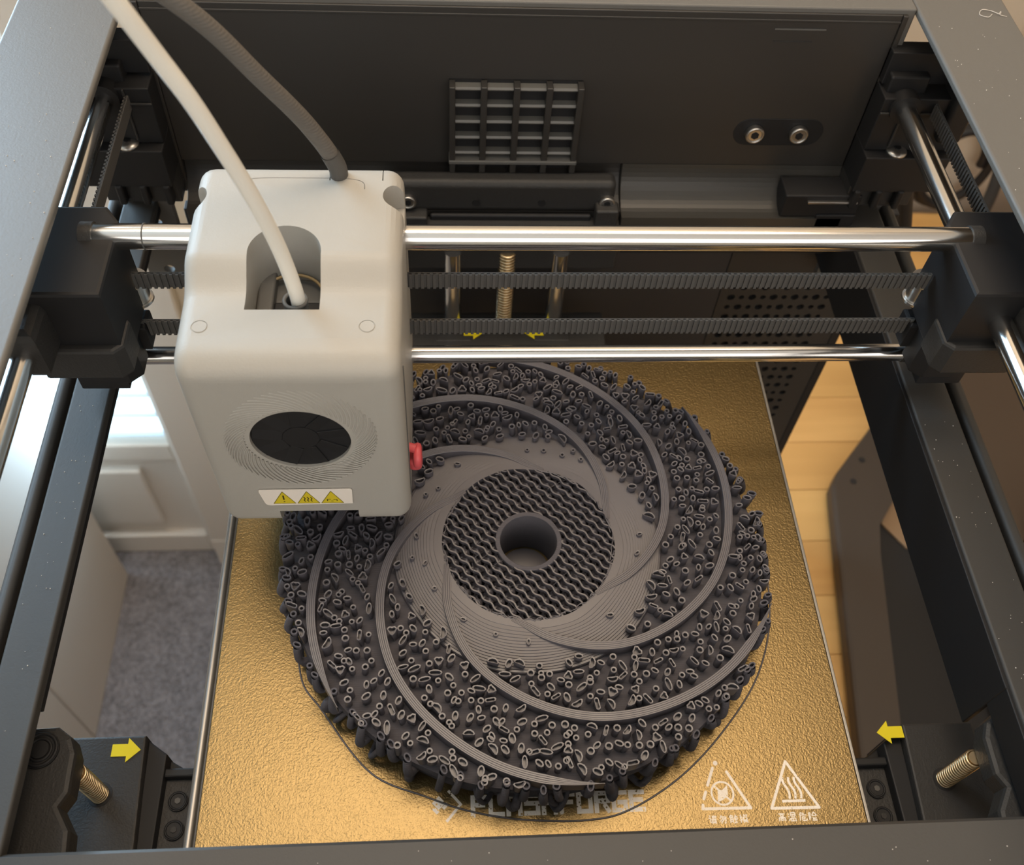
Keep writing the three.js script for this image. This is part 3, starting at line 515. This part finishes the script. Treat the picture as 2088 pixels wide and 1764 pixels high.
  // ragged edge of the lattice opening
  for (let i = 0; i < 90; i++) { const a = rr(0, 2 * PI), a2 = a + rr(0.04, 0.16); mesh('edge_string', tube([polar(rr(30.2, 31), a, WH - rr(0, 0.3)), polar(rr(29.9, 31), (a + a2) / 2, WH), polar(rr(30.4, 31.3), a2, WH)], 0.2, 6, 5), M.plastic, t); }
  // spiral ribs
  const tab = [[-52, 30.6], [-40, 33.0], [-29, 37.2], [-18, 41.7], [0, 50], [15, 56.5], [25, 61], [40, 67.8], [60, 75.5], [75, 81.3], [90, 86.3], [97, 88.6]];
  const radius = (d) => { let i = 0; while (i < tab.length - 2 && d > tab[i + 1][0]) i++; const p0 = tab[Math.max(i - 1, 0)], p1 = tab[i], p2 = tab[i + 1], p3 = tab[Math.min(i + 2, tab.length - 1)]; const u = (d - p1[0]) / (p2[0] - p1[0]); const m1 = (p2[1] - p0[1]) / (p2[0] - p0[0]) * (p2[0] - p1[0]), m2 = (p3[1] - p1[1]) / (p3[0] - p1[0]) * (p2[0] - p1[0]); const u2 = u * u, u3 = u2 * u; return (2 * u3 - 3 * u2 + 1) * p1[1] + (u3 - 2 * u2 + u) * m1 + (-2 * u3 + 3 * u2) * p2[1] + (u3 - u2) * m2; };
  const ribPts = [];
  for (let arm = 0; arm < 6; arm++) {
    const a0 = 6.5 + 60 * arm, pos = [], idx = [], NS = 150;
    const pt = (d) => { const a = (a0 + d) * PI / 180, r = radius(d); return [r * Math.cos(a), -r * Math.sin(a)]; };
    const cross = [[-1, FLOOR - WH], [-1, -0.12], [-0.94, 0], [-0.66, 0], [-0.6, -0.1], [-0.54, 0], [-0.24, 0], [-0.17, -0.12], [-0.1, 0], [0.2, 0], [0.27, -0.1], [0.34, 0], [0.62, 0], [0.68, -0.1], [0.74, 0], [0.94, 0], [1, -0.12], [1, FLOOR - WH]], n = cross.length;
    for (let i = 0; i <= NS; i++) {
      const d = -50 + 146 * i / NS, [x, z] = pt(d), [x2, z2] = pt(d + 0.5), l = Math.hypot(x2 - x, z2 - z), nx = -(z2 - z) / l, nz = (x2 - x) / l;
      let w = 1.5; if (i < 14) w = 0.9 + 0.6 * i / 14; if (d > 84) w = Math.max(0.12, 1.5 * (96 - d) / 12);
      for (const [s, h] of cross) pos.push(x + nx * s * w, WH + 0.06 + h, z + nz * s * w);
      if (i % 2 === 0) ribPts.push([x, z]);
      if (i) for (let s = 0; s < n - 1; s++) { const a = (i - 1) * n + s, b = i * n + s; idx.push(a, a + 1, b, b, a + 1, b + 1); }
    }
    const g = geo(pos, idx).toNonIndexed(); g.computeVertexNormals(); mesh('spiral_rib', toCreasedNormals(g, 0.5), M.plastic, t);
  }
  const ribDist = (x, z) => { let m = 1e9; for (const [a, b] of ribPts) { const d = (a - x) ** 2 + (b - z) ** 2; if (d < m) m = d; } return Math.sqrt(m); };
  // hollow bristles: closed outlines with a thin wall, open at the cut
  function bristle(x, z, ang, kind, size, base, lean) {
    const n = 10, out = [], inn = [], wall = 0.54;
    const ca = Math.cos(ang), sa = Math.sin(ang);
    const shape = (a, off) => {
      let px, pz; const c = Math.cos(a), s = Math.sin(a);
      if (kind === 'round') { px = c; pz = s; } else if (kind === 'oval') { px = 1.35 * c; pz = 0.88 * s; }
      else if (kind === 'bean') { px = 1.75 * c; pz = 0.85 * s + 0.55 * (c * c - 0.4); } else if (kind === 'waist') { px = 1.7 * c; pz = s * (0.62 + 0.5 * c * c); }
      else if (kind === 'long') { px = 1.85 * c; pz = 0.82 * s; } else { const r = 1.25 + 0.28 * Math.cos(3 * a); px = r * c; pz = r * s; }
      const L = Math.hypot(px, pz) * size, kk = off ? Math.max(0.25, 1 - wall / L) : 1;
      px *= size * kk; pz *= size * kk; return [px * ca - pz * sa, px * sa + pz * ca];
    };
    const pos = [], idx = [];
    for (let i = 0; i < n; i++) { const a = i / n * 2 * PI, o = shape(a, false), q = shape(a, true); pos.push(x + lean[0] + o[0] * 0.92, base, z + lean[1] + o[1] * 0.92, x + o[0], WH - 0.14, z + o[1], x + o[0] * 0.97, WH + 0.04, z + o[1] * 0.97, x + q[0], WH, z + q[1], x + q[0], WH - 1.9, z + q[1]); }
    pos.push(x, WH - 1.9, z); const C = n * 5;
    for (let i = 0; i < n; i++) { const a = i * 5, b = ((i + 1) % n) * 5; for (let s = 0; s < 4; s++) idx.push(a + s, a + s + 1, b + s, b + s, a + s + 1, b + s + 1); idx.push(a + 4, C, b + 4); }
    return toCreasedNormals(geo(pos, idx).toNonIndexed(), 0.7);
  }
  const placed = [], kinds = ['round', 'round', 'oval', 'oval', 'bean', 'waist', 'long', 'tri', 'oval'];
  const put = (x, z, kind, size, base, lean, space) => {
    const r = Math.hypot(x, z), d = ribDist(x, z); if (d < 1.5 + size * 1.25 + 0.25 || r > 87.2) return false;
    const R = size * (kind === 'round' ? 1 : 1.35);
    for (const q of placed) if (Math.hypot(q.x - x, q.z - z) < (space ?? 1) * 0.72 * (R + q.R) + (space < 0.5 ? 0.3 : 1.0)) return false;
    placed.push({ x, z, kind, size, base, lean, R, ang: rr(0, PI), area: R * R * (1 + 0.004 * z) }); return true;
  };
  for (let i = 0; i < 60; i++) { const a = i / 60 * 2 * PI + rr(-0.04, 0.04), r = rr(46.2, 48), k = ['round', 'oval', 'oval', 'bean'][Math.floor(rnd() * 4)]; put(r * Math.cos(a), -r * Math.sin(a), k, rr(1.15, 1.45), FLOOR + 3, [0, 0]); }
  for (let i = 0; i < 70; i++) { const a = rr(0, 2 * PI), r = rr(38, 45.5); put(r * Math.cos(a), -r * Math.sin(a), rnd() < 0.7 ? 'round' : 'oval', rr(0.9, 1.1), WH - 4, [0, 0], 2.4); }
  for (let i = 0; i < 9000; i++) {
    const a = rr(0, 2 * PI), r = Math.sqrt(rr(49.6 ** 2, 86 ** 2)), x = r * Math.cos(a), z = -r * Math.sin(a);
    const kind = kinds[Math.floor(rnd() * kinds.length)], size = kind === 'round' ? rr(1.1, 1.4) : kind === 'oval' ? rr(1.12, 1.42) : rr(1.1, 1.4);
    const la = rr(0, 2 * PI), ll = rr(0.1, 0.8);
    if (put(x, z, kind, size, FLOOR - 0.2, [ll * Math.cos(la), ll * Math.sin(la)], 1.0) && rnd() < 0.42) { const s2 = rr(1.05, 1.2), dd = rr(2.6, 3.2); put(x + dd * Math.cos(la), z + dd * Math.sin(la), rnd() < 0.6 ? 'round' : 'oval', s2, FLOOR - 0.2, [-0.8 * Math.cos(la), -0.8 * Math.sin(la)], 0.3); }
  }
  placed.sort((a, b) => b.area - a.area);
  const rest = [];
  placed.forEach((q, i) => { const g = bristle(q.x, q.z, q.ang, q.kind, q.size, q.base, q.lean); if (i < 300) mesh('bristle', g, M.plastic, t); else rest.push(g); });
  if (rest.length) { const m = mesh('small_bristles', rest, M.plastic, t); m.userData.kind = 'stuff'; }
  console.log('bristles', placed.length);
  // curled stems around the outside of the wheel
  function stem(a, r0, y0, r1, y1, r2, da, rad, rad2) {
    const P = [polar(r0, a, y0), polar(r1, a + da * 0.3, y1), polar((r1 + r2) / 2 + 0.6, a + da * 0.7, (y1 + WH) / 2), polar(r2, a + da, WH)].map((p) => V(...p)), curve = new THREE.CatmullRomCurve3(P), n = 10, S = 12, pos = [], idx = [], fr = curve.computeFrenetFrames(S);
    for (let i = 0; i <= S; i++) { const u = i / S, p = curve.getPoint(u), R = rad + (rad2 - rad) * u, N = i === S ? V(1, 0, 0) : fr.normals[i], B = i === S ? V(0, 0, 1) : fr.binormals[i]; const kx = i === S ? 1 : 1; for (let j = 0; j < n; j++) { const q = j / n * 2 * PI; const e = p.clone().addScaledVector(N, Math.cos(q) * R * kx).addScaledVector(B, Math.sin(q) * R); if (i === S) e.y = WH; if (i > S - 2 && e.y > WH) e.y = WH - 0.05; pos.push(e.x, e.y, e.z); } if (i && i < S) for (let j = 0; j < n; j++) { const A = (i - 1) * n + j, Bq = (i - 1) * n + (j + 1) % n; idx.push(A, Bq, A + n, Bq, Bq + n, A + n); } }
    const body = toCreasedNormals(geo(pos, idx).toNonIndexed(), 1.2);
    const e = polar(r2, a + da, 0); const tip = bristle(e[0], e[2], a, rnd() < 0.5 ? 'round' : 'oval', rad2 * 0.98, WH - 2.6, [0, 0]);
    return [body, clean(tip)];
  }
  for (let i = 0; i < 80; i++) { const a = i / 80 * 2 * PI + rr(-0.025, 0.025), big = rnd() < 0.5; mesh('outer_stem', stem(a, 83.5, rr(9, 13), rr(87, 89.4), rr(10.5, 16), rr(85.6, 88.2), rr(-0.03, 0.03), big ? 1.7 : 1.3, rr(1.05, 1.4)), M.layered, t); }
  // loose loops and blobs low on the side wall
  for (let i = 0; i < 15; i++) { const a = i / 15 * 2 * PI + rr(-0.06, 0.06); mesh('side_loop', new THREE.TorusGeometry(rr(3, 4.4), rr(1.2, 1.7), 10, 22).rotateY(rr(-0.3, 0.3) + a).translate(...polar(85, a, rr(6, 8))), M.layered, t); }
  for (let i = 0; i < 26; i++) { const a = rr(0, 2 * PI), d = rnd() < 0.5 ? 1 : -1; mesh('side_stem', tube([polar(83.6, a, rr(0.8, 3)), polar(rr(86.5, 88.6), a + 0.02 * d, rr(3, 6)), polar(87.6, a + 0.05 * d, rr(8, 11)), polar(84.2, a + 0.065 * d, 14)], rr(0.9, 1.4), 14, 8), M.layered, t); }
}
{
  // skirt line printed around the wheel
  const pts = [[-79.5, 44], [-82.7, 29.7], [-84, 8], [-81, -28], [-66, -60], [-30, -84], [12, -90], [52, -76], [82, -44], [93, -8], [92, 20], [83, 44], [66.6, 64.4], [47.8, 80.5], [28, 90.6], [17, 92.4], [3, 92.2], [-10.7, 90.8], [-25.1, 87.5], [-36.4, 83.3], [-54.3, 75.5], [-73.7, 51.6]];
  const c = new THREE.CatmullRomCurve3(pts.map(([x, z]) => V(x, 0.1, z)), true, 'centripetal');
  tag(mesh('skirt_line', new THREE.TubeGeometry(c, 260, 0.34, 6, true), M.plastic), 'thin dark printed line circling the wheel on the gold sheet', 'skirt line');
}

// ---------------------------------------------------------------- front corner brackets
function cornerBracket(side) {
  const L = side < 0, t = thing('corner_bracket', L ? 'black bracket with yellow arrow pointing right, front left of the gold sheet' : 'black bracket with yellow arrow pointing left, front right of the gold sheet', 'bracket', null, [L ? -145 : 147, -20, 82]);
  const ox = L ? -145 : 147, f = (pts) => pts.map(([x, z]) => [x - ox, z - 82]);
  const fix = (pts) => f(L ? pts : pts.map(([x, z]) => [-x + 2, z + 4]).reverse());
  mesh('block', slab(fix([[-161, 56], [-134.5, 56], [-132.5, 92], [-132.5, 104], [-161, 104]]), -30, 8, 0.8), M.dark, t);
  mesh('slope', [profileZ(fix([[-134.5, 56.5], [-127.5, 61.5], [-127.5, 104], [-133, 104]]), -30, 4), profileZ(fix([[-128, 61.5], [-116, 68.5], [-116, 72], [-128, 72]]), -30, -3)], M.black, t);
  mesh('foot_plate', slab(fix([[-128, 68], [-115, 68], [-115, 104], [-130, 104]]), -22, -1, 0.6), M.dark, t);
  mesh('foot_lip', slab(fix([[-128, 66], [-115, 66], [-115, 69], [-128, 69]]), -14, 2.5, 0.6), M.black, t);
  for (const z of [76.5, 86, 95.5]) { const [[x, zz]] = fix([[-122.5, z]]); const s = mesh('screw', [disc(x, -0.8, zz, 3.4, 1.6), torus(x, 0, zz, 2.8, 0.4)], M.black, t); mesh('socket', disc(x, 0.2, zz, 1.1, 0.4, 'y', 6), z < 80 ? M.grey : M.dark, s); }
  // arm with knob over it
  const arm = [[-165.5, 64], [-152, 63.4], [-147, 67], [-144.8, 72], [-144.4, 84], [-146.6, 88], [-142, 95], [-141, 104], [-165.5, 104]];
  mesh('arm', slab(fix(arm), 32, 42, 1.6), M.dark, t);
  const [[kx, kz]] = fix([[-155.6, 71]]); const kn = mesh('knob', [disc(kx, 42, kz, 5.8, 1.4), torus(kx, 42.6, kz, 5, 0.6), torus(kx, 42.7, kz, 3.4, 0.5), disc(kx, 42.6, kz, 2.8, 1)], L ? M.black : M.steel, t);
  const [[cx, cz]] = L ? f([[-146.6, 75.6]]) : f([[146.4, 80.2]]);
  const sp = [rod([cx, 4, cz], [cx, 33, cz], 2.2, 16)]; for (let i = 0; i < 18; i++) sp.push(torus(cx, 5 + i * 1.6, cz, 2.7, 0.46, 'y', 22));
  mesh('threaded_rod', sp, M.brass, t);
  mesh('rod_hole', disc(cx, 8, cz, 4.1, 0.3), M.black, t);
  const d = L ? 1 : -1, A = [[-4.8, -2.1], [0.4, -2.1], [0.4, -4.2], [5, 0], [0.4, 4.2], [0.4, 2.1], [-4.8, 2.1]].map(([x, z]) => [x * d, z]); if (!L) A.reverse();
  const [[ax, az]] = L ? f([[-140.5, 61]]) : f([[131.2, 63]]);
  const st = mesh('arrow_sticker', slab(A.map(([x, z]) => [x + ax, z + az]), 8, 8.25, 0), M.yellow, t); st.userData.label = 'yellow arrow sticker';
}
function profileZ(pts, y0, y1) { return slab(pts, y0, y1, 0.6); }
cornerBracket(-1); cornerBracket(1);

// ---------------------------------------------------------------- things around the printer
{
  // dark plastic tray on the table, seen through the open right side
  const t = thing('equipment_tray', 'dark plastic tray with chamfered corner on the table right of the printer', 'tray', null, [320, -315, -90]);
  const o = [[241, -25], [268, -208], [270, -219], [277, -231], [333, -294], [350, -294], [350, 120], [222, 120]].map(([x, z]) => [x - 320, z + 90]);
  const inn = [[264, 0], [290, -160], [296, -184], [344, -244], [344, -20], [344, 100], [248, 100]].map(([x, z]) => [x - 320, z + 90]);
  mesh('rim', slab(o, 2, 18, 3, [inn]), std({ color: new THREE.Color(0.05, 0.037, 0.028), roughness: 0.5 }), t);
  mesh('well', slab(inn, 2.5, 5, 0), M.black, t);
  for (const [x, z] of [[322, -268], [300, -242], [288, -222]]) mesh('dimple', disc(x - 320, 18, z + 90, 2.6, 0.6), M.black, t);
  mesh('inner_plate', slab([[-8, -130], [20, -134], [22, -92], [0, -78], [-14, -100]], 5, 8, 1), std({ color: new THREE.Color(0.28, 0.18, 0.1), roughness: 0.6 }), t);
}
{
  const card = std({ color: new THREE.Color(0.06, 0.038, 0.022), roughness: 0.8 });
  const t = thing('cardboard_box', 'dark brown cardboard box on the table beyond the right frame beam', 'box', null, [440, -315, -120]);
  mesh('walls', [bx(-86, 120, 0, 68, -250, -246, 0.5), bx(-86, 120, 0, 68, 176, 180, 0.5), bx(-86, -82, 0, 68, -246, 176, 0.5), bx(116, 120, 0, 68, -246, 176, 0.5)], card, t);
  mesh('flap', slab([[-84, -248], [118, -248], [118, -140], [-84, -10]], 68, 70, 0.4), card, t); mesh('flap', slab([[-84, -4], [118, -134], [118, 178], [-84, 178]], 68, 70.4, 0.4), card, t);
  const t2 = thing('fleece_cushion', 'beige cushion with fuzzy white trim on the cardboard box at the right edge', 'cushion', null, [404, -244, -130]);
  mesh('pad', new RoundedBoxGeometry(64, 20, 90, 4, 8).translate(4, 10, 20), std({ color: new THREE.Color(0.5, 0.36, 0.2), roughness: 0.9 }), t2);
  const fz = []; for (let i = 0; i < 420; i++) { const s = rnd(), e = Math.floor(rnd() * 2), p = e ? [-28 + rr(-3, 3), 18 + rr(-3, 3), -22 + s * 86] : [-28 + s * 60, 18 + rr(-3, 3), -24 + rr(-3, 3)]; fz.push(new THREE.IcosahedronGeometry(rr(1.2, 2.6), 0).translate(...p)); }
  const m = mesh('fuzzy_trim', fz, std({ color: new THREE.Color(0.72, 0.66, 0.56), roughness: 1 }), t2); m.userData.kind = 'stuff';
}
{
  const card = std({ color: new THREE.Color(0.2, 0.065, 0.03), roughness: 0.7 });
  const t = thing('storage_box', 'reddish brown box against the wall right behind the printer', 'box', null, [568, -315, -478]); t.rotation.y = 0.55;
  mesh('body', bx(-60, 120, 0, 44, -45, 45, 2), card, t); mesh('lid', bx(-62, 122, 44, 56, -47, 47, 2), card, t);
  const t2 = thing('crimson_cloth', 'folded crimson cloth lying on the reddish brown box', 'cloth', null, [545, -259, -478]);
  mesh('fold', [new RoundedBoxGeometry(70, 10, 34, 4, 4).rotateY(0.5).translate(20, 5, 0), new RoundedBoxGeometry(62, 9, 30, 4, 4).rotateY(0.62).translate(22, 14, 1)], std({ color: new THREE.Color(0.32, 0.012, 0.06), roughness: 0.9 }), t2);
  const pc = thing('power_cord', 'thick black cord hanging along the wall behind the printer', 'cord', null, [690, 150, -566]);
  mesh('cord', tube([[0, -6, 14], [-10, -60, 8], [-50, -110, 4], [-130, -190, 6], [-198, -242, 10], [-228, -300, 46], [-270, -340, 136], [-360, -320, 246], [-440, -240, 336], [-485, -140, 358]], 5, 80, 10), M.black, pc);
  mesh('plug', [bx(-18, 18, -10, 22, 0, 22, 4), disc(0, -8, 14, 7, 12, 'y')], M.black, pc);
  const coil = []; for (let i = 0; i <= 60; i++) { const a = i / 60 * 3.6 * PI; coil.push([452 + 34 * Math.cos(a) + i * 0.2, -262 + 44 * Math.sin(a), -556 + i * 0.12]); }
  tag(mesh('coiled_cable', tube(coil, 4.5, 120, 8), M.black), 'black cable coiled against the wall behind the printer', 'cable');
}
{
  // lint on the top frame
  tag(mesh('lint_fibre', tube([[178, 133.2, -160.5], [175.5, 133.5, -158], [173, 133.2, -160], [174.8, 133.4, -163], [178, 133.4, -162.4], [180.5, 133.7, -159.8], [182, 133.2, -162.4], [180.6, 133.4, -160], [183.2, 133.2, -159]], 0.12, 70, 5), M.white), 'pale curled fibre lying on the right corner of the top frame', 'lint');
  const sp = []; for (let i = 0; i < 150; i++) { const s = i % 3, x = s === 0 ? rr(-176, -144) : s === 1 ? rr(152, 184) : rr(-150, 180), z = s === 2 ? rr(108, 140) : rr(-155, 40), yy = s === 2 ? 40.1 : 133.1; sp.push(new THREE.IcosahedronGeometry(rr(0.08, 0.2), 0).translate(x, yy, z)); }
  for (let i = 0; i < 70; i++) { const s = i % 2 ? 1 : -1; sp.push(new THREE.IcosahedronGeometry(rr(0.1, 0.22), 0).translate(s > 0 ? rr(152, 166) : rr(-165, -154), 40.1, rr(-50, 90))); }
  const m = P('dust_specks', sp, M.white); m.userData.kind = 'stuff';
}
scene.traverse((o) => { delete o.userData.counts; });
renderer.render(scene, camera);
